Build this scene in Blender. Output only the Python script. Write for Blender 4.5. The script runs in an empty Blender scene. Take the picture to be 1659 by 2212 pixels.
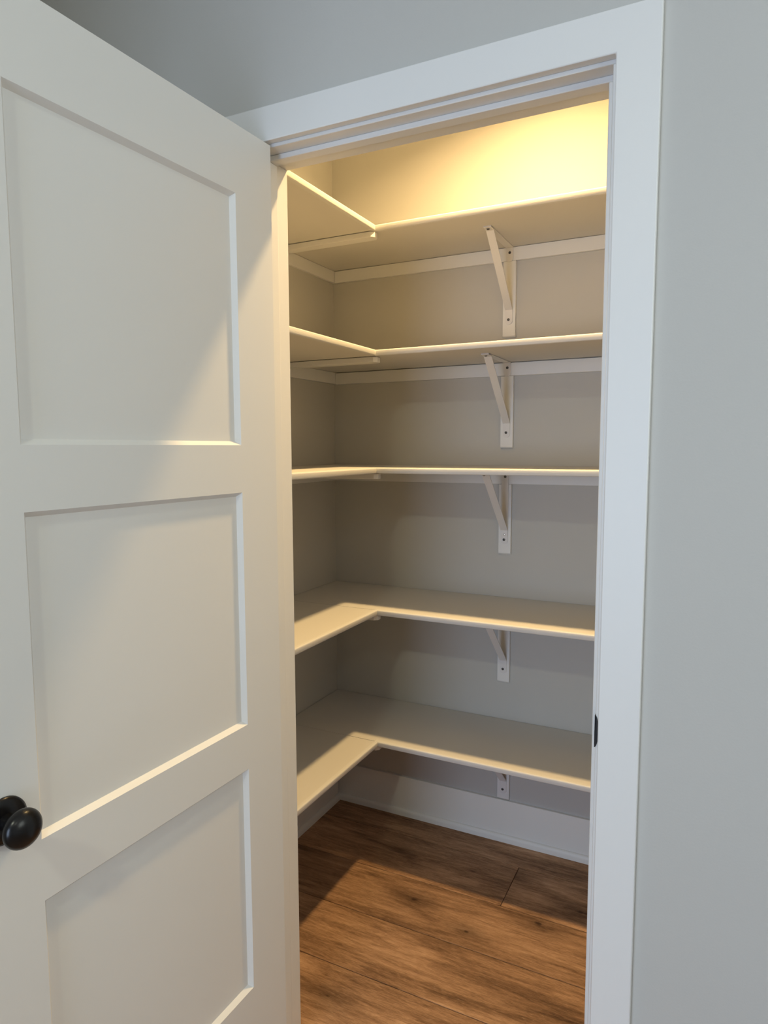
import bpy, bmesh, math, random
from mathutils import Vector, Matrix
random.seed(7)
S = bpy.context.scene
COL = S.collection

# ------------------------------------------------------------------ camera
F_PX, CX, CY, CZ = 1462.69, 0.8836, -1.1861, 1.4371
YAW, PITCH, ROLL = 0.4634, -0.0945, -0.0035
fwd = Vector((-math.sin(YAW)*math.cos(PITCH), math.cos(YAW)*math.cos(PITCH), math.sin(PITCH)))
rgt = Vector((math.cos(YAW), math.sin(YAW), 0))
upv = rgt.cross(fwd)
r2 = rgt*math.cos(ROLL) + upv*math.sin(ROLL)
u2 = upv*math.cos(ROLL) - rgt*math.sin(ROLL)
cd = bpy.data.cameras.new('camera'); cam = bpy.data.objects.new('camera', cd); COL.objects.link(cam)
cd.sensor_fit = 'VERTICAL'; cd.sensor_height = 24.0; cd.lens = F_PX/2212*24.0
cd.clip_start = 0.02; cd.clip_end = 50
cam.matrix_world = Matrix(((r2.x, u2.x, -fwd.x, CX), (r2.y, u2.y, -fwd.y, CY), (r2.z, u2.z, -fwd.z, CZ), (0, 0, 0, 1)))
S.camera = cam

# ------------------------------------------------------------------ world, lamps, exposure
S.view_settings.view_transform = 'Standard'; S.view_settings.look = 'None'
S.view_settings.gamma = 1.0; S.view_settings.use_curve_mapping = False
S.view_settings.exposure = 0.0
W = bpy.data.worlds.new('daylight'); S.world = W; W.use_nodes = True
W.node_tree.nodes['Background'].inputs[0].default_value = (0.55, 0.72, 1.0, 1)
W.node_tree.nodes['Background'].inputs[1].default_value = 0.5

def area_lamp(name, loc, rot, sx, sy, power, color, shape='RECTANGLE'):
    d = bpy.data.lights.new(name, 'AREA'); d.shape = shape; d.size = sx
    if shape == 'RECTANGLE': d.size_y = sy
    d.energy = power; d.color = color
    o = bpy.data.objects.new(name, d); o.location = loc; o.rotation_euler = rot; COL.objects.link(o); return o
CEIL = 2.80
def lamp_rgb(name, loc, rot, sx, sy, rgb, shape='RECTANGLE', spread=180):
    p = max(rgb); o = area_lamp(name, loc, rot, sx, sy, p, [c/p for c in rgb], shape)
    o.data.spread = math.radians(spread); return o
# watts per channel
RGB = {'pantry': (24.5, 16.4, 7.1), 'rearwin': (43, 54, 72), 'rightfill': (15.6, 16.6, 15.0), 'can': (15, 15.6, 12.2), 'can2': (4, 4, 3.4)}
# warm downlight above the pantry shelves
lamp_rgb('pantry_downlight', (0.364, 0.603, CEIL-.032), (0, 0, 0), 0.10, 0, RGB['pantry'], 'DISK', 139)
# daylight through the rear window; added fill from the right brightens the door
lamp_rgb('daylight_rear', (0.30, -4.34, 1.15), (math.radians(90), 0, 0), 1.3, 2.1, RGB['rearwin'])
lamp_rgb('fill_right', (2.74, -0.85, 2.00), (math.radians(90), 0, math.radians(90)), 1.1, 1.0, RGB['rightfill'])
# recessed ceiling lamps of the room
lamp_rgb('recessed_lamp', (0.60, -2.30, CEIL-.012), (0, 0, 0), 0.14, 0, RGB['can'], 'DISK')
lamp_rgb('recessed_lamp', (1.9, -2.0, CEIL-.012), (0, 0, 0), 0.14, 0, RGB['can2'], 'DISK')

# ------------------------------------------------------------------ materials
def newmat(name):
    m = bpy.data.materials.new(name); m.use_nodes = True
    nt = m.node_tree; b = nt.nodes['Principled BSDF']; return m, nt, b
def paint(name, col, rough=0.5, bump=0.0, scale=300.0, var=0.02, stretch=None, spec=0.4):
    m, nt, b = newmat(name); L = nt.links
    b.inputs['Roughness'].default_value = rough
    b.inputs['Specular IOR Level'].default_value = spec
    tc = nt.nodes.new('ShaderNodeTexCoord')
    src = tc.outputs['Object']
    if stretch:
        mp = nt.nodes.new('ShaderNodeMapping'); mp.inputs['Scale'].default_value = stretch
        L.new(src, mp.inputs['Vector']); src = mp.outputs['Vector']
    n = nt.nodes.new('ShaderNodeTexNoise'); n.inputs['Scale'].default_value = scale; n.inputs['Detail'].default_value = 2
    L.new(src, n.inputs['Vector'])
    n2 = nt.nodes.new('ShaderNodeTexNoise'); n2.inputs['Scale'].default_value = 3.0; n2.inputs['Detail'].default_value = 2
    L.new(tc.outputs['Object'], n2.inputs['Vector'])
    mx = nt.nodes.new('ShaderNodeMix'); mx.data_type = 'RGBA'
    mx.inputs[6].default_value = (*[c*(1-var) for c in col], 1); mx.inputs[7].default_value = (*[min(1, c*(1+var)) for c in col], 1)
    L.new(n2.outputs['Fac'], mx.inputs[0]); L.new(mx.outputs[2], b.inputs['Base Color'])
    if bump:
        bp = nt.nodes.new('ShaderNodeBump'); bp.inputs['Strength'].default_value = bump; bp.inputs['Distance'].default_value = 0.0006
        L.new(n.outputs['Fac'], bp.inputs['Height']); L.new(bp.outputs['Normal'], b.inputs['Normal'])
    return m
M_WALL = paint('grey_wall_paint', (0.555, 0.548, 0.522), 0.75, 0.25, 260, 0.015, spec=0.25)
M_CLOSETWALL = M_WALL
M_TRIM = paint('white_trim_paint', (0.80, 0.80, 0.79), 0.42, 0.05, 120, 0.01)
M_DOOR = paint('white_door_paint', (0.76, 0.76, 0.745), 0.40, 0.06, 200, 0.01)
M_SHELF = paint('shelf_paint', (0.66, 0.645, 0.615), 0.55, 0.12, 400, 0.02, spec=0.3)
M_NOSE = paint('brushed_white_nosing', (0.69, 0.685, 0.665), 0.6, 0.55, 60, 0.03, stretch=(1, 12, 12), spec=0.3)
M_NOSEY = paint('brushed_white_nosing_across', (0.69, 0.685, 0.665), 0.6, 0.55, 60, 0.03, stretch=(12, 1, 12), spec=0.3)
M_METALW = paint('white_coated_metal', (0.76, 0.75, 0.75), 0.35, 0.03, 200, 0.02)
M_CEIL = paint('ceiling_paint', (0.80, 0.80, 0.79), 0.8, 0.2, 150, 0.01, spec=0.2)
M_SCREW = paint('dark_screw', (0.10, 0.095, 0.09), 0.3, 0, 50, 0.05)
M_SCREW.node_tree.nodes['Principled BSDF'].inputs['Metallic'].default_value = 0.8
M_SHINE = paint('zinc_rivet', (0.8, 0.8, 0.8), 0.25, 0, 50, 0.02)
M_SHINE.node_tree.nodes['Principled BSDF'].inputs['Metallic'].default_value = 0.6
M_BRONZE = paint('oil_rubbed_bronze', (0.007, 0.0065, 0.0065), 0.27, 0.0, 80, 0.1, spec=0.35)
M_BLACK = paint('black_metal', (0.008, 0.008, 0.008), 0.45, 0, 80, 0.1)
def emitter(name, col, strength):
    m, nt, b = newmat(name)
    b.inputs['Base Color'].default_value = (0.9, 0.9, 0.9, 1)
    b.inputs['Emission Color'].default_value = (*col, 1); b.inputs['Emission Strength'].default_value = strength; return m
M_LENS = emitter('lit_lens', (1.0, 0.75, 0.42), 2.0)

KNOTS = [(0.056, 0.678, 1.0), (0.252, 0.614, 0.7), (0.439, 0.744, 1.1), (0.007, 0.227, 1.1), (0.55, 0.85, 1.2), (-0.10, 0.90, 0.8)]
def wood():
    m, nt, b = newmat('brown_oak_plank'); L = nt.links; N = nt.nodes.new
    geo = N('ShaderNodeNewGeometry'); oi = N('ShaderNodeObjectInfo')
    off = N('ShaderNodeVectorMath'); off.operation = 'SCALE'; off.inputs[3].default_value = 37.0
    cmb = N('ShaderNodeCombineXYZ'); L.new(oi.outputs['Random'], cmb.inputs[0]); L.new(oi.outputs['Random'], cmb.inputs[1]); L.new(oi.outputs['Random'], cmb.inputs[2])
    L.new(cmb.outputs[0], off.inputs[0])
    add = N('ShaderNodeVectorMath'); add.operation = 'ADD'; L.new(geo.outputs['Position'], add.inputs[0]); L.new(off.outputs[0], add.inputs[1])
    def noise(scale, sx, sy, det=6, dist=0.0, rough=0.55):
        mp = N('ShaderNodeMapping'); mp.inputs['Scale'].default_value = (sx, sy, 1); L.new(add.outputs[0], mp.inputs['Vector'])
        n = N('ShaderNodeTexNoise'); n.inputs['Scale'].default_value = scale; n.inputs['Detail'].default_value = det
        n.inputs['Distortion'].default_value = dist; n.inputs['Roughness'].default_value = rough
        L.new(mp.outputs[0], n.inputs['Vector']); return n.outputs['Fac']
    big = noise(2.6, 0.9, 5.0, 4, 0.6)
    mid = noise(9.0, 1.0, 9.0, 6, 0.8, 0.65)
    fine = noise(60.0, 1.0, 14.0, 5, 0.2, 0.7)
    def mth(op, a, c, clamp=False):
        n = N('ShaderNodeMath'); n.operation = op; n.use_clamp = clamp
        for i, v in enumerate((a, c)):
            if v is None: continue
            if isinstance(v, (int, float)): n.inputs[i].default_value = v
            else: L.new(v, n.inputs[i])
        return n.outputs[0]
    t = mth('ADD', mth('MULTIPLY', big, 0.50), mth('ADD', mth('MULTIPLY', mid, 0.38), mth('MULTIPLY', fine, 0.36)))
    cr = N('ShaderNodeValToRGB'); e = cr.color_ramp.elements
    e[0].position = 0.44; e[0].color = (0.070, 0.038, 0.022, 1)
    e[1].position = 0.80; e[1].color = (0.60, 0.38, 0.235, 1)
    x = e.new(0.58); x.color = (0.24, 0.134, 0.074, 1)
    x = e.new(0.68); x.color = (0.41, 0.24, 0.138, 1)
    L.new(t, cr.inputs[0])
    # pale flecks along the grain
    fl = noise(55.0, 1.0, 7.0, 3, 0.5, 0.6)
    mr = N('ShaderNodeMapRange'); mr.inputs[1].default_value = 0.60; mr.inputs[2].default_value = 0.76; mr.inputs[3].default_value = 0; mr.inputs[4].default_value = 0.35
    L.new(fl, mr.inputs[0])
    mxf = N('ShaderNodeMix'); mxf.data_type = 'RGBA'; L.new(mr.outputs[0], mxf.inputs[0]); L.new(cr.outputs[0], mxf.inputs[6]); mxf.inputs[7].default_value = (0.62, 0.45, 0.31, 1)
    # knots
    sep = N('ShaderNodeSeparateXYZ'); L.new(geo.outputs['Position'], sep.inputs[0])
    wob = noise(25, 1, 1, 3)
    tot = None
    for kx, ky, ks in KNOTS:
        dx = mth('MULTIPLY', mth('SUBTRACT', sep.outputs[0], kx), 0.45/ks)
        dy = mth('MULTIPLY', mth('SUBTRACT', sep.outputs[1], ky), 1.0/ks)
        d = mth('SQRT', mth('ADD', mth('MULTIPLY', dx, dx), mth('MULTIPLY', dy, dy)), None)
        d = mth('ADD', d, mth('MULTIPLY', mth('SUBTRACT', wob, 0.5), 0.03))
        core = mth('SUBTRACT', 1.0, mth('MULTIPLY', d, 1/0.013), True)
        halo = mth('MULTIPLY', mth('SUBTRACT', 1.0, mth('MULTIPLY', d, 1/0.055), True), 0.62)
        k = mth('MAXIMUM', core, halo)
        tot = k if tot is None else mth('MAXIMUM', tot, k)
    mk = N('ShaderNodeMix'); mk.data_type = 'RGBA'; L.new(mth('MULTIPLY', tot, 0.9), mk.inputs[0]); L.new(mxf.outputs[2], mk.inputs[6]); mk.inputs[7].default_value = (0.030, 0.015, 0.008, 1)
    # plank to plank tone
    br = N('ShaderNodeHueSaturation'); L.new(mk.outputs[2], br.inputs['Color']); L.new(mth('ADD', mth('MULTIPLY', oi.outputs['Random'], 0.25), 0.88), br.inputs['Value'])
    L.new(br.outputs[0], b.inputs['Base Color'])
    b.inputs['Roughness'].default_value = 0.6; b.inputs['Specular IOR Level'].default_value = 0.15
    bp = N('ShaderNodeBump'); bp.inputs['Strength'].default_value = 0.25; bp.inputs['Distance'].default_value = 0.0008
    L.new(fine, bp.inputs['Height']); L.new(bp.outputs[0], b.inputs['Normal'])
    return m
M_WOOD = wood()
M_GROOVE = paint('dark_plank_joint', (0.03, 0.018, 0.01), 0.8, 0, 50, 0.05)

# ------------------------------------------------------------------ helpers
def link(name, bm, mat, parent=None, loc=None, bevel=0.0, seg=2, smooth=False):
    bmesh.ops.recalc_face_normals(bm, faces=bm.faces)
    me = bpy.data.meshes.new(name); bm.to_mesh(me); bm.free(); me.materials.append(mat)
    o = bpy.data.objects.new(name, me); COL.objects.link(o)
    if loc is not None: o.location = loc
    if parent is not None: o.parent = parent
    if bevel:
        mod = o.modifiers.new('edge', 'BEVEL'); mod.width = bevel; mod.segments = seg; mod.limit_method = 'ANGLE'; mod.angle_limit = math.radians(40)
        smooth = True
    if smooth:
        for p in me.polygons: p.use_smooth = True
        if bevel: me.set_sharp_from_angle(angle=math.radians(35))
    return o
def box(bm, a, b):
    (x0, y0, z0), (x1, y1, z1) = a, b
    v = [bm.verts.new(p) for p in ((x0,y0,z0),(x1,y0,z0),(x1,y1,z0),(x0,y1,z0),(x0,y0,z1),(x1,y0,z1),(x1,y1,z1),(x0,y1,z1))]
    for f in ((3,2,1,0),(4,5,6,7),(0,1,5,4),(1,2,6,5),(2,3,7,6),(3,0,4,7)): bm.faces.new([v[i] for i in f])
def boxes(*prs):
    bm = bmesh.new()
    for a, b in prs: box(bm, a, b)
    return bm
def prism(pts, vec):
    bm = bmesh.new(); vec = Vector(vec)
    a = [bm.verts.new(p) for p in pts]; b = [bm.verts.new(Vector(p)+vec) for p in pts]; n = len(pts)
    bm.faces.new(a); bm.faces.new(b[::-1])
    for i in range(n): bm.faces.new((a[i], a[(i+1) % n], b[(i+1) % n], b[i]))
    return bm
def lathe(prof, segs=32):        # profile (radius, height) about local z
    bm = bmesh.new(); rings = []
    for r, h in prof:
        rings.append([bm.verts.new((r*math.cos(2*math.pi*i/segs), r*math.sin(2*math.pi*i/segs), h)) for i in range(segs)] if r > 1e-6 else [bm.verts.new((0, 0, h))])
    for p, q in zip(rings, rings[1:]):
        for i in range(segs):
            j = (i+1) % segs
            if len(p) == 1 and len(q) == 1: continue
            if len(p) == 1: bm.faces.new((p[0], q[i], q[j]))
            elif len(q) == 1: bm.faces.new((p[i], p[j], q[0]))
            else: bm.faces.new((p[i], p[j], q[j], q[i]))
    return bm
def empty(name, loc, rotz=0):
    o = bpy.data.objects.new(name, None); o.empty_display_size = 0.05; o.location = loc; o.rotation_euler = (0, 0, rotz); COL.objects.link(o); return o
def tag(o, label, cat, group=None, kind=None):
    o['label'] = label; o['category'] = cat
    if group: o['group'] = group
    if kind: o['kind'] = kind
    return o
def struct(o, label, cat):
    return tag(o, label, cat, kind='structure')

# ------------------------------------------------------------------ measured sizes (metres)
XR, H = 0.7023, 2.045             # clear opening of the door frame
YJ = 0.1109                       # depth of the jamb = wall thickness
XW, YB, XE = -0.4894, 1.1297, 1.22    # pantry left, back and right walls
X0, Y0 = XW+0.3760, YB-0.3720     # front edges of left and back shelves
ZS = [2.1294, 1.7469, 1.3731, 0.9061, 0.4572]
T = 0.0184
YK = 0.0120                       # cleat thickness
HC = 0.0442                       # cleat height
CEIL = 2.80
RX0, RX1, RY0 = -3.0, 2.6, -4.2  # the room in front

# ------------------------------------------------------------------ shell
floor = link('floor', boxes(((RX0-.1, RY0-.1, -0.10), (RX1+.1, YB+.12, -0.008))), M_GROOVE)
struct(floor, 'brown wood plank floor of the pantry running on into the room', 'floor')
rows = [0.9900 - 0.2200*k for k in range(-1, 9)]      # near edges of the rows
def plank(xa, xb, ya, yb):
    g = 0.0009
    bm = boxes(((xa+g, ya+g, -0.008), (xb-g, yb-g, 0.0)))
    return link('plank', bm, M_WOOD, floor, bevel=0.0012, seg=1)
joints = {0.99: [-1.2, 0.95, 2.6], 0.77: [-0.90, 0.311, 1.5], 0.55: [-0.6, 0.92, 2.4], 0.33: [-0.9, 0.95, 2.7], 0.11: [-0.55, 0.85, 2.2]}
for i, y in enumerate(rows):
    yk = round(y, 4)
    xs = joints.get(yk, [-1.0+0.37*(i % 4), 0.35+0.37*(i % 4), 1.7+0.37*(i % 4)])
    lim0, lim1 = (XW-.05, XE+.05) if y > 0.0 and y < 1.3 else (RX0-.05, RX1)
    if y < 0.05: lim0, lim1 = RX0-.05, RX1
    ed = [lim0] + [x for x in xs if lim0+.05 < x < lim1-.05] + [lim1]
    yb = min(y+0.2200, YB+.06)
    if y > YB: continue
    for a, b in zip(ed, ed[1:]): plank(a, b, y, yb)
far = link('plank', boxes(((RX0-.05, RY0-.05, -0.008), (RX1, rows[-1]-.001, 0))), M_WOOD, floor)
far['kind'] = 'stuff'

jt = 0.019
wf = link('wall_front', boxes(((RX0-.1, 0, 0), (-jt, YJ, CEIL)), ((XR+jt, 0, 0), (RX1, YJ, CEIL)), ((-jt, 0, H+jt), (XR+jt, YJ, CEIL))), M_WALL)
struct(wf, 'grey painted room wall that holds the pantry doorway', 'wall')
struct(link('wall_left', boxes(((XW-.1, YJ, 0), (XW, YB+.1, CEIL))), M_WALL), 'grey pantry wall on the left behind the short shelves', 'wall')
struct(link('wall_back', boxes(((XW, YB, 0), (XE, YB+.1, CEIL))), M_WALL), 'grey pantry back wall carrying the long shelves', 'wall')
struct(link('wall_right', boxes(((XE, YJ, 0), (XE+.1, YB+.1, CEIL))), M_WALL), 'grey pantry wall on the right hidden by the door frame', 'wall')
struct(link('wall_blocker', boxes(((-.76, -1.80, 0), (-.66, 0, CEIL)), ((-.66, -1.80, 0), (-.02, -1.70, CEIL))), M_WALL), 'unseen grey wall with a return, added to shade the wall behind the open door', 'wall')  # out of view, added to keep rear window light off the upper left
struct(link('wall_outer', boxes(((RX0-.1, RY0, 0), (RX0, 0, CEIL))), M_WALL), 'grey room wall far to the left', 'wall')
def wall_holes(name, label, fixed, axis, a, b, holes):
    """wall slab normal to the given axis with rectangular holes (u0, u1, z0, z1)"""
    bm = bmesh.new(); u = a
    def put(u0, u1, z0, z1):
        if axis == 'y': box(bm, (u0, fixed[0], z0), (u1, fixed[1], z1))
        else: box(bm, (fixed[0], u0, z0), (fixed[1], u1, z1))
    for u0, u1, z0, z1 in sorted(holes):
        put(u, u0, 0, CEIL); put(u0, u1, 0, z0); put(u0, u1, z1, CEIL); u = u1
    put(u, b, 0, CEIL)
    struct(link(name, bm, M_WALL), label, 'wall')
WINS = [('window_1', 'y', RY0-.05, -0.35, 0.95, 0.10, 2.20, 'tall white framed window straight behind the viewer'),
        ('window_fill', 'x', RX1+.05, -1.40, -0.30, 1.50, 2.50, 'high white framed window added in the right wall to brighten the door')]  # second window is an added opening for the door fill
wall_holes('wall_rear', 'grey room wall with a tall window behind the viewer', (RY0-.1, RY0), 'y', RX0-.1, RX1+.1, [w[3:7] for w in WINS[:1]])
wall_holes('wall_far', 'grey room wall far to the right with an added fill window', (RX1, RX1+.1), 'x', RY0, YJ, [w[3:7] for w in WINS[1:]])
for nm, ax, f, u0, u1, z0, z1, lab in WINS:
    win = empty(nm, ((u0+u1)/2, f, z0) if ax == 'y' else (f, (u0+u1)/2, z0), 0 if ax == 'y' else math.pi/2); struct(win, lab, 'window')
    hw, hh = (u1-u0)/2, z1-z0
    link('window_frame', boxes(((-hw, -.03, 0), (hw, .03, .04)), ((-hw, -.03, hh-.04), (hw, .03, hh)), ((-hw, -.03, .04), (-hw+.04, .03, hh-.04)), ((hw-.04, -.03, .04), (hw, .03, hh-.04))), M_TRIM, win)
struct(link('ceiling', boxes(((RX0-.1, RY0-.1, CEIL), (RX1+.1, YB+.1, CEIL+.1))), M_CEIL), 'white ceiling over room and pantry', 'ceiling')

# baseboards of the pantry (board + shoe moulding)
def shoe(n, p, d, perp):
    # quarter round running along d from p, growing away from the wall along perp
    p = Vector(p); perp = Vector(perp); pts = [p, p+Vector((0, 0, .027))]
    for a in range(0, 91, 15):
        t = math.radians(a); pts.append(p + perp*(0.009*math.sin(t)+.001) + Vector((0, 0, 0.012+.015*math.cos(t))))
    pts.append(p+perp*0.010)
    return prism([tuple(q) for q in pts], d)
bbT, bbH = 0.0120, 0.1550
def baseb(name, label, p0, d, perp):
    p0 = Vector(p0); perp = Vector(perp); d = Vector(d); up = Vector((0, 0, 1))
    prof = [p0, p0+up*bbH, p0+up*bbH+perp*(bbT-.0015), p0+up*(bbH-.0015)+perp*bbT, p0+perp*bbT]
    o = link(name, prism([tuple(q) for q in prof], d), M_TRIM); struct(o, label, 'baseboard')
    link('shoe_molding', shoe(0, tuple(p0+perp*bbT), d, perp), M_TRIM, o, smooth=False)
baseb('baseboard_back', 'tall white baseboard along the pantry back wall under the lowest shelf', (XW, YB, 0), (XE-XW, 0, 0), (0, -1, 0))
baseb('baseboard_left', 'tall white baseboard along the left pantry wall', (XW, YJ, 0), (0, YB-YJ-bbT-.011, 0), (1, 0, 0))
baseb('baseboard_front', 'white baseboard of the room wall right of the doorway', (XR+.08, 0, 0), (RX1-XR-.08, 0, 0), (0, -1, 0))

# ------------------------------------------------------------------ door frame
rev, wc, ct = 0.0065, 0.0670, 0.018
bm = bmesh.new()
ox0, ox1, oz = -rev-wc, XR+rev+wc, H+rev+wc
ix0, ix1, iz = -rev, XR+rev, H+rev
pts = [(ox0, 0), (ox0, oz), (ox1, oz), (ox1, 0), (ix1, 0), (ix1, iz), (ix0, iz), (ix0, 0)]
fv = [bm.verts.new((x, -ct, z)) for x, z in pts]; bv = [bm.verts.new((x, 0, z)) for x, z in pts]
quads = ((0, 1, 6, 7), (1, 2, 5, 6), (2, 3, 4, 5))
for q in quads:
    bm.faces.new([fv[i] for i in q]); bm.faces.new([bv[i] for i in q][::-1])
for i in range(8):
    j = (i+1) % 8; bm.faces.new((fv[i], fv[j], bv[j], bv[i]))
cas = link('trim_1', bm, M_TRIM, bevel=0.0018, seg=2)
struct(cas, 'flat white casing around the pantry doorway', 'door casing')

fr = empty('trim_2', (0, 0, 0)); struct(fr, 'white door frame lining the pantry opening', 'door frame')
link('side_jamb', boxes(((-jt, 0, 0), (0, YJ, H))), M_TRIM, fr, bevel=0.001, seg=1)
link('side_jamb', boxes(((XR, 0, 0), (XR+jt, YJ, H))), M_TRIM, fr, bevel=0.001, seg=1)
link('head_jamb', boxes(((-jt, 0, H), (XR+jt, YJ, H+jt))), M_TRIM, fr, bevel=0.001, seg=1)
ts, y1, y2 = 0.0107, 0.0311, 0.0585
link('door_stop', boxes(((0, y1, 0), (ts, y2, H-ts))), M_TRIM, fr, bevel=0.0015)
link('door_stop', boxes(((XR-ts, y1, 0), (XR, y2, H-ts))), M_TRIM, fr, bevel=0.0015)
link('door_stop', boxes(((0, y1, H-ts), (XR, y2, H))), M_TRIM, fr, bevel=0.0015)
# strike plate: flat plate on the jamb face, rounded lip wrapping over the jamb corner
bm = bmesh.new()
box(bm, (XR-.0012, .001, .9145), (XR+.0004, .028, .972))
zc = 0.9433; n = 14
ring = []
for i in range(n+1):
    a = -math.pi/2 + math.pi*i/n
    ring.append((XR-.0012 + 0.0068*math.cos(a), zc + 0.0290*math.sin(a)))
fa = [bm.verts.new((x, -.0022, z)) for x, z in ring]; ba = [bm.verts.new((x, -.0004, z)) for x, z in ring]
bm.faces.new(fa); bm.faces.new(ba[::-1])
for i in range(n+1):
    j = (i+1) % (n+1); bm.faces.new((fa[i], fa[j], ba[j], ba[i]))
box(bm, (XR-.0012, -.0022, .9170), (XR-.0002, .001, .9696))
sp = link('strike_plate', bm, M_BLACK, fr); sp['label'] = 'black strike plate with a curved lip'

# ------------------------------------------------------------------ door (swung open towards the room)
AD = 0.0262
ZD0, ZD1, DW, DT = 0.010, 2.0450, 0.696, 0.035
door = empty('door_1', (0.0409, -0.0080, 0), -AD)
# local frame: +x normal of the visible face (face at x=0), -y towards the free edge
struct(door, 'white three panel door standing open on the left of the doorway', 'door')
s1, s2 = 0.1105, 0.5700
PAN = [(1.4432, 1.9187), (0.8766, 1.3502), (0.3009, 0.7827)]
bm = bmesh.new()
ys = [0, -s1, -s2, -DW]; zs = [ZD0, PAN[2][0], PAN[2][1], PAN[1][0], PAN[1][1], PAN[0][0], PAN[0][1], ZD1]
for xf in (0.0, -DT):
    g = [[bm.verts.new((xf, y, z)) for z in zs] for y in ys]
    for i in range(3):
        for j in range(7):
            if i == 1 and j in (1, 3, 5): continue
            bm.faces.new((g[i][j], g[i+1][j], g[i+1][j+1], g[i][j+1]))
    if xf == 0.0: gf = g
    else: gb = g
def bridge(a, b):
    for i in range(len(a)-1): bm.faces.new((a[i], a[i+1], b[i+1], b[i]))
bridge([gf[0][j] for j in range(8)], [gb[0][j] for j in range(8)])
bridge([gf[3][j] for j in range(8)], [gb[3][j] for j in range(8)])
bridge([gf[i][0] for i in range(4)], [gb[i][0] for i in range(4)])
bridge([gf[i][7] for i in range(4)], [gb[i][7] for i in range(4)])
link('door_leaf', bm, M_DOOR, door)
for z0, z1 in PAN:
    bm = bmesh.new(); b, d = 0.0078, 0.0095
    for xf, sg in ((0.0, -1), (-DT, 1)):
        o = [(-s1, z0), (-s2, z0), (-s2, z1), (-s1, z1)]
        i_ = [(-s1-b, z0+b), (-s2+b, z0+b), (-s2+b, z1-b), (-s1-b, z1-b)]
        ov = [bm.verts.new((xf, y, z)) for y, z in o]; iv = [bm.verts.new((xf+sg*d, y, z)) for y, z in i_]
        for k in range(4): bm.faces.new((ov[k], ov[(k+1) % 4], iv[(k+1) % 4], iv[k]))
        bm.faces.new(iv)
    me_p = link('panel', bm, M_DOOR, door)
# knob on the pantry side
kn = link('knob_rose', lathe([(0, 0), (.0318, 0), (.0330, .0015), (.0325, .0045), (.0285, .0070), (.014, .0082), (0, .0082)], 40), M_BRONZE, door, smooth=True)
KS, KZ = 0.6245, 0.933
kn.location = (0, -KS, KZ); kn.rotation_euler = (0, math.pi/2, 0); kn['label'] = 'round black knob rose'
prof = [(.0118, .0080), (.0110, .016), (.0112, .022), (.0135, .0262)]
for a in range(-62, 91, 8):
    t = math.radians(a); prof.append((0.0268*math.cos(t), 0.0425 + 0.0172*math.sin(t)))
prof[-1] = (0, prof[-1][1])
kb = link('knob', lathe(prof, 40), M_BRONZE, kn, smooth=True); kb['label'] = 'black door knob'
for z in (0.25, 1.02, 1.82):
    hg = bmesh.new()
    bmesh.ops.create_cone(hg, cap_ends=True, segments=16, radius1=.0055, radius2=.0055, depth=.089, matrix=Matrix.Translation((-.0405, .004, z)))
    box(hg, (-.0340, .0003, z-.044), (-.004, .0018, z+.044))
    h_ = link('hinge', hg, M_BLACK, door); h_['label'] = 'black butt hinge'

# ------------------------------------------------------------------ shelves
def nose_profile(t, r, depth):
    # bullnose section: list of (out, z) with z from -t to 0
    pts = [(-depth, 0.0)]
    for a in range(90, -91, -18):
        q = math.radians(a)
        pts.append((-r + r*math.cos(q), (-r if a >= 0 else -t+r) + r*math.sin(q)))
    pts.append((-depth, -t)); return pts
ORD = ['top', 'second', 'middle', 'fourth', 'lowest']
NP = nose_profile(T, 0.0042, 0.013)
for i, z in enumerate(ZS):
    hi = ['uppermost shelf level, below the bright lamp-lit wall', 'second shelf level from the top', 'third shelf level, at eye height', 'fourth shelf level from the top', 'lowest shelf level, just above the floor'][i]
    # back shelf
    sh = empty('shelf', (XW, Y0, z))
    tag(sh, 'long white shelf along the back wall, ' + hi, 'shelf', 'back wall shelves')
    wl = XE-XW
    bd = link('board', boxes(((0.0028, 0.013, -T), (wl-.0008, YB-Y0-.0030, 0)), ((0.0028, 0.0008, -T), (X0-XW-.0135, 0.013, 0))), M_SHELF, sh)
    p = [(X0-XW-.0130, -o, zz) for o, zz in NP]
    nb = prism(p, (XE-X0+.0120, 0, 0))
    nz = link('nosing', nb, M_NOSE, sh, smooth=True); nz.data.set_sharp_from_angle(angle=math.radians(30)); nz['label'] = 'rounded white front edge strip'
    # left shelf
    yl = Y0 - YJ
    sl = empty('shelf', (XW, YJ, z))
    tag(sl, 'short white shelf on the left wall, ' + hi, 'shelf', 'left wall shelves')
    link('board', boxes(((0.0028, 0.001, -T), (X0-XW-.013, yl-.0012, 0))), M_SHELF, sl)
    p = [(X0-XW+o, 0.001, zz) for o, zz in NP]
    nz = link('nosing', prism(p, (0, yl-.0018, 0)), M_NOSEY, sl, smooth=True); nz.data.set_sharp_from_angle(angle=math.radians(30)); nz['label'] = 'rounded white front edge strip'

lev = ['uppermost', 'second', 'third', 'fourth', 'lowest']
GAP = [0.0012, 0.0022, 0.0008]
for i in range(3):
    z = ZS[i]-T-GAP[i]
    o = link('shelf_cleat', boxes(((XW+YK+.0005, YB-YK, z-HC), (XE, YB, z))), M_TRIM, bevel=0.0012, seg=1)
    tag(o, 'white wooden cleat on the back wall under the %s long shelf' % lev[i], 'cleat', 'back wall cleats')
    z = ZS[i]-T
    o = link('shelf_cleat', boxes(((XW, YJ+.001, z-HC), (XW+YK, YB, z-.0003))), M_TRIM, bevel=0.0012, seg=1)
    tag(o, 'white wooden cleat on the left wall under the %s short shelf' % lev[i], 'cleat', 'left wall cleats')

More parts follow.
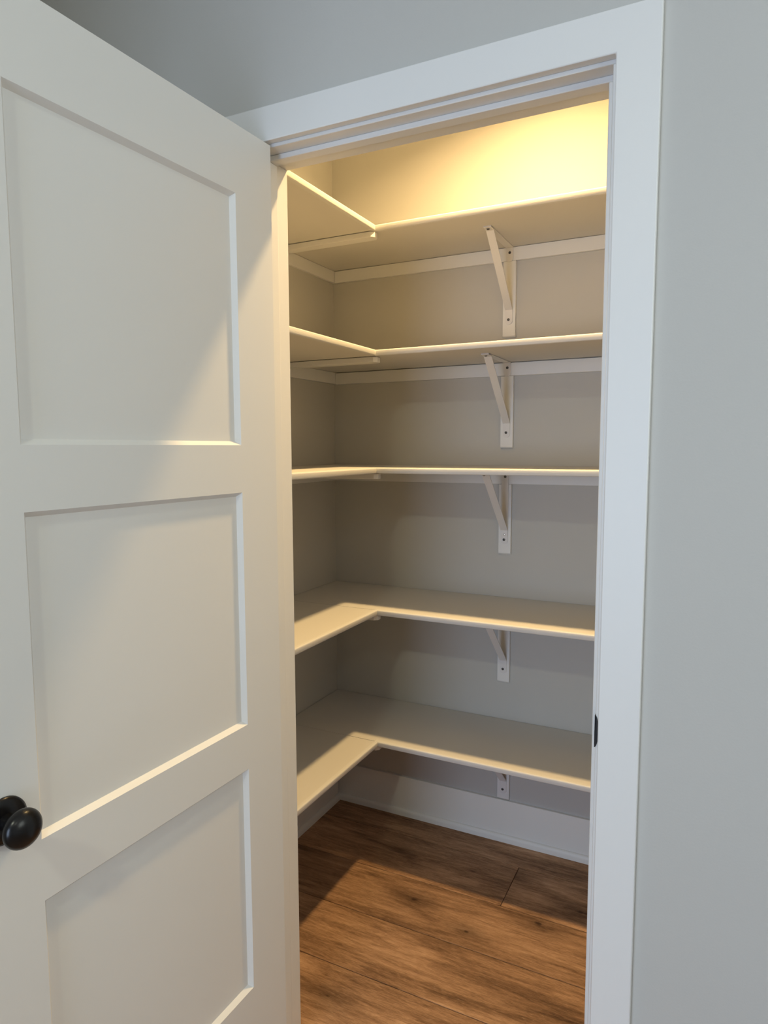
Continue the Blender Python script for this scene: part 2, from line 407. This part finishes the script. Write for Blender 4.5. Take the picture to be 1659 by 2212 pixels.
# support bars under the joint of left and back shelf
YBAR = [0.769, 0.783, 0.785, 0.780, 0.785]
for i in range(5):
    z = ZS[i]-T; yc = YBAR[i]; hb = .020; xa = XW+YK+.0006 if i < 3 else XW+.0006; xb = X0-.0035
    bm = bmesh.new(); c = .011
    pts = [(xa, yc-hb), (xb-c, yc-hb), (xb, yc-hb+c), (xb, yc+hb-c), (xb-c, yc+hb), (xa, yc+hb)]
    bm = prism([(x, y, z-.0187) for x, y in pts], (0, 0, .0172))
    o = link('support_bar', bm, M_TRIM, bevel=0.0012, seg=1)
    tag(o, 'white bar with clipped end bracing the corner joint under the %s shelf level' % lev[i], 'support bar', 'corner joint bars')

# brackets on vertical backing boards
XBR = [0.2114, 0.2081, 0.2060, 0.2079, 0.2131]
EBR = [1.8117, 1.4338, 1.0610, 0.5965, 0.1581]
WB, MW = 0.0443, 0.0250
def tab(bm, cx, w, pts, th, round_a=False, round_b=False):
    """flat metal strip of width w (along x) following the (y, z) polyline pts, thickness th; rounded ends as asked"""
    def offs(p, q):
        d = (Vector(q)-Vector(p)).normalized(); return Vector((-d.y, d.x))
    n = len(pts); P = [Vector(p) for p in pts]
    # extra stations for rounded ends
    st = []
    if round_a:
        d = (P[1]-P[0]).normalized()
        for k in range(5):
            t = math.radians(10+k*20); st.append((P[0]+d*(w/2)*(1-math.sin(t))*0.8, w/2*math.cos(math.pi/2-t) if False else w/2*math.sqrt(max(0.02, 1-(1-math.sin(t))**2))))
    else: st.append((P[0], w/2))
    for p in P[1:-1]: st.append((p, w/2))
    if round_b:
        d = (P[-1]-P[-2]).normalized()
        for k in range(5):
            t = math.radians(90-k*20); st.append((P[-1]-d*(w/2)*(1-math.cos(math.radians(90)-t))*0.0 - d*(w/2)*(1-math.cos(t))*0.0 - d*(w/2)*0.8*(1-math.sin(math.radians(k*20+10))), w/2*math.sqrt(max(0.02, 1-(math.sin(math.radians(k*20+10)))**2))))
    else: st.append((P[-1], w/2))
    rows_ = []
    for i, (p, h) in enumerate(st):
        a = st[max(i-1, 0)][0]; c = st[min(i+1, len(st)-1)][0]
        nv = offs(a, c)
        # mitre
        if 0 < i < len(st)-1:
            n1, n2 = offs(a, p), offs(p, c); k = (n1+n2)
            nv = k/ max(0.3, (1+n1.dot(n2)))
        q = p + nv*th
        rows_.append([bm.verts.new((cx-h, p.x, p.y)), bm.verts.new((cx+h, p.x, p.y)), bm.verts.new((cx+h, q.x, q.y)), bm.verts.new((cx-h, q.x, q.y))])
    for a, b in zip(rows_, rows_[1:]):
        for i in range(4):
            j = (i+1) % 4; bm.faces.new((a[i], a[j], b[j], b[i]))
    bm.faces.new(rows_[0][::-1]); bm.faces.new(rows_[-1])
def screw(parent, x, y, z, axis, mat=None, r=0.0046, name='screw'):
    o = link(name, lathe([(0, 0), (r, 0), (r*0.95, .0008), (r*0.6, .0017), (0, .002)], 14), mat or M_SCREW, parent, smooth=True)
    o.location = (x, y, z)
    o.rotation_euler = (math.pi/2, 0, 0) if axis == 'front' else (math.pi, 0, 0)
    return o
yw = YB-YK
for i in range(5):
    cx, z = XBR[i], ZS[i]-T
    top = z-HC-GAP[i]-.0006 if i < 3 else z-.0006
    e = EBR[i]; ch = .005
    pts = [(cx-WB/2, YB, top), (cx-WB/2, yw, top), (cx-WB/2, yw, e+ch), (cx-WB/2, yw+ch, e), (cx-WB/2, YB, e)]
    o = link('backing_board', prism(pts, (WB, 0, 0)), M_TRIM, bevel=0.0008, seg=1)
    tag(o, 'narrow upright white board behind the bracket under the %s long shelf' % lev[i], 'backing board', 'bracket backing boards')
    br = empty('shelf_bracket', (cx, yw, z))
    tag(br, ('white metal bracket with diagonal strut holding the %s long shelf' if i != 2 else 'white metal bracket under the %s long shelf, strut riveted to a long wall leg') % lev[i], 'bracket', 'shelf brackets')
    th = 0.0028; g = 0.0004; za = -0.0006
    # arm under the shelf (local: y=0 at cleat face, -y to the front)
    bm = bmesh.new()
    legz = -0.049 if i != 2 else -0.2560
    tab(bm, 0, MW, [(-0.2475, za), (-g, za), (-g, legz)], -th, True, True)
    link('arm', bm, M_METALW, br)
    # strut
    bm = bmesh.new()
    o2 = th+.0003
    if i != 2:
        tab(bm, 0, MW, [(-0.2465, za-o2), (-0.2175, za-o2), (-g-.0028, -0.2050), (-g, -0.2090), (-g, -0.2565)], -th, True, True)
    else:
        tab(bm, 0, MW, [(-0.2465, za-o2), (-0.2175, za-o2), (-g-o2-.0028, -0.2030), (-g-o2, -0.2070), (-g-o2, -0.2340)], -th, True, True)
    link('strut', bm, M_METALW, br)
    screw(br, -.001, -.2340, za-2*th-.0002, 'down')
    screw(br, .0005, -th-g, -.0195, 'front')
    screw(br, -.001, -th-g, -.2405, 'front')
    if i == 2: screw(br, 0.0005, -2*th-g-.0003, -.2227, 'front', M_SHINE, .0040, 'rivet')

# ------------------------------------------------------------------ pantry ceiling light (above the frame)
cl = empty('ceiling_light', (0.364, 0.603, CEIL)); tag(cl, 'round white ceiling downlight above the pantry shelves', 'lamp')
link('trim_ring', lathe([(.056, 0), (.085, 0), (.085, -.006), (.078, -.026), (.056, -.030), (.056, 0)], 32), M_CEIL, cl, smooth=True)
link('lens', lathe([(0, -.020), (.056, -.020), (.056, -.022), (0, -.022)], 32), M_LENS, cl)
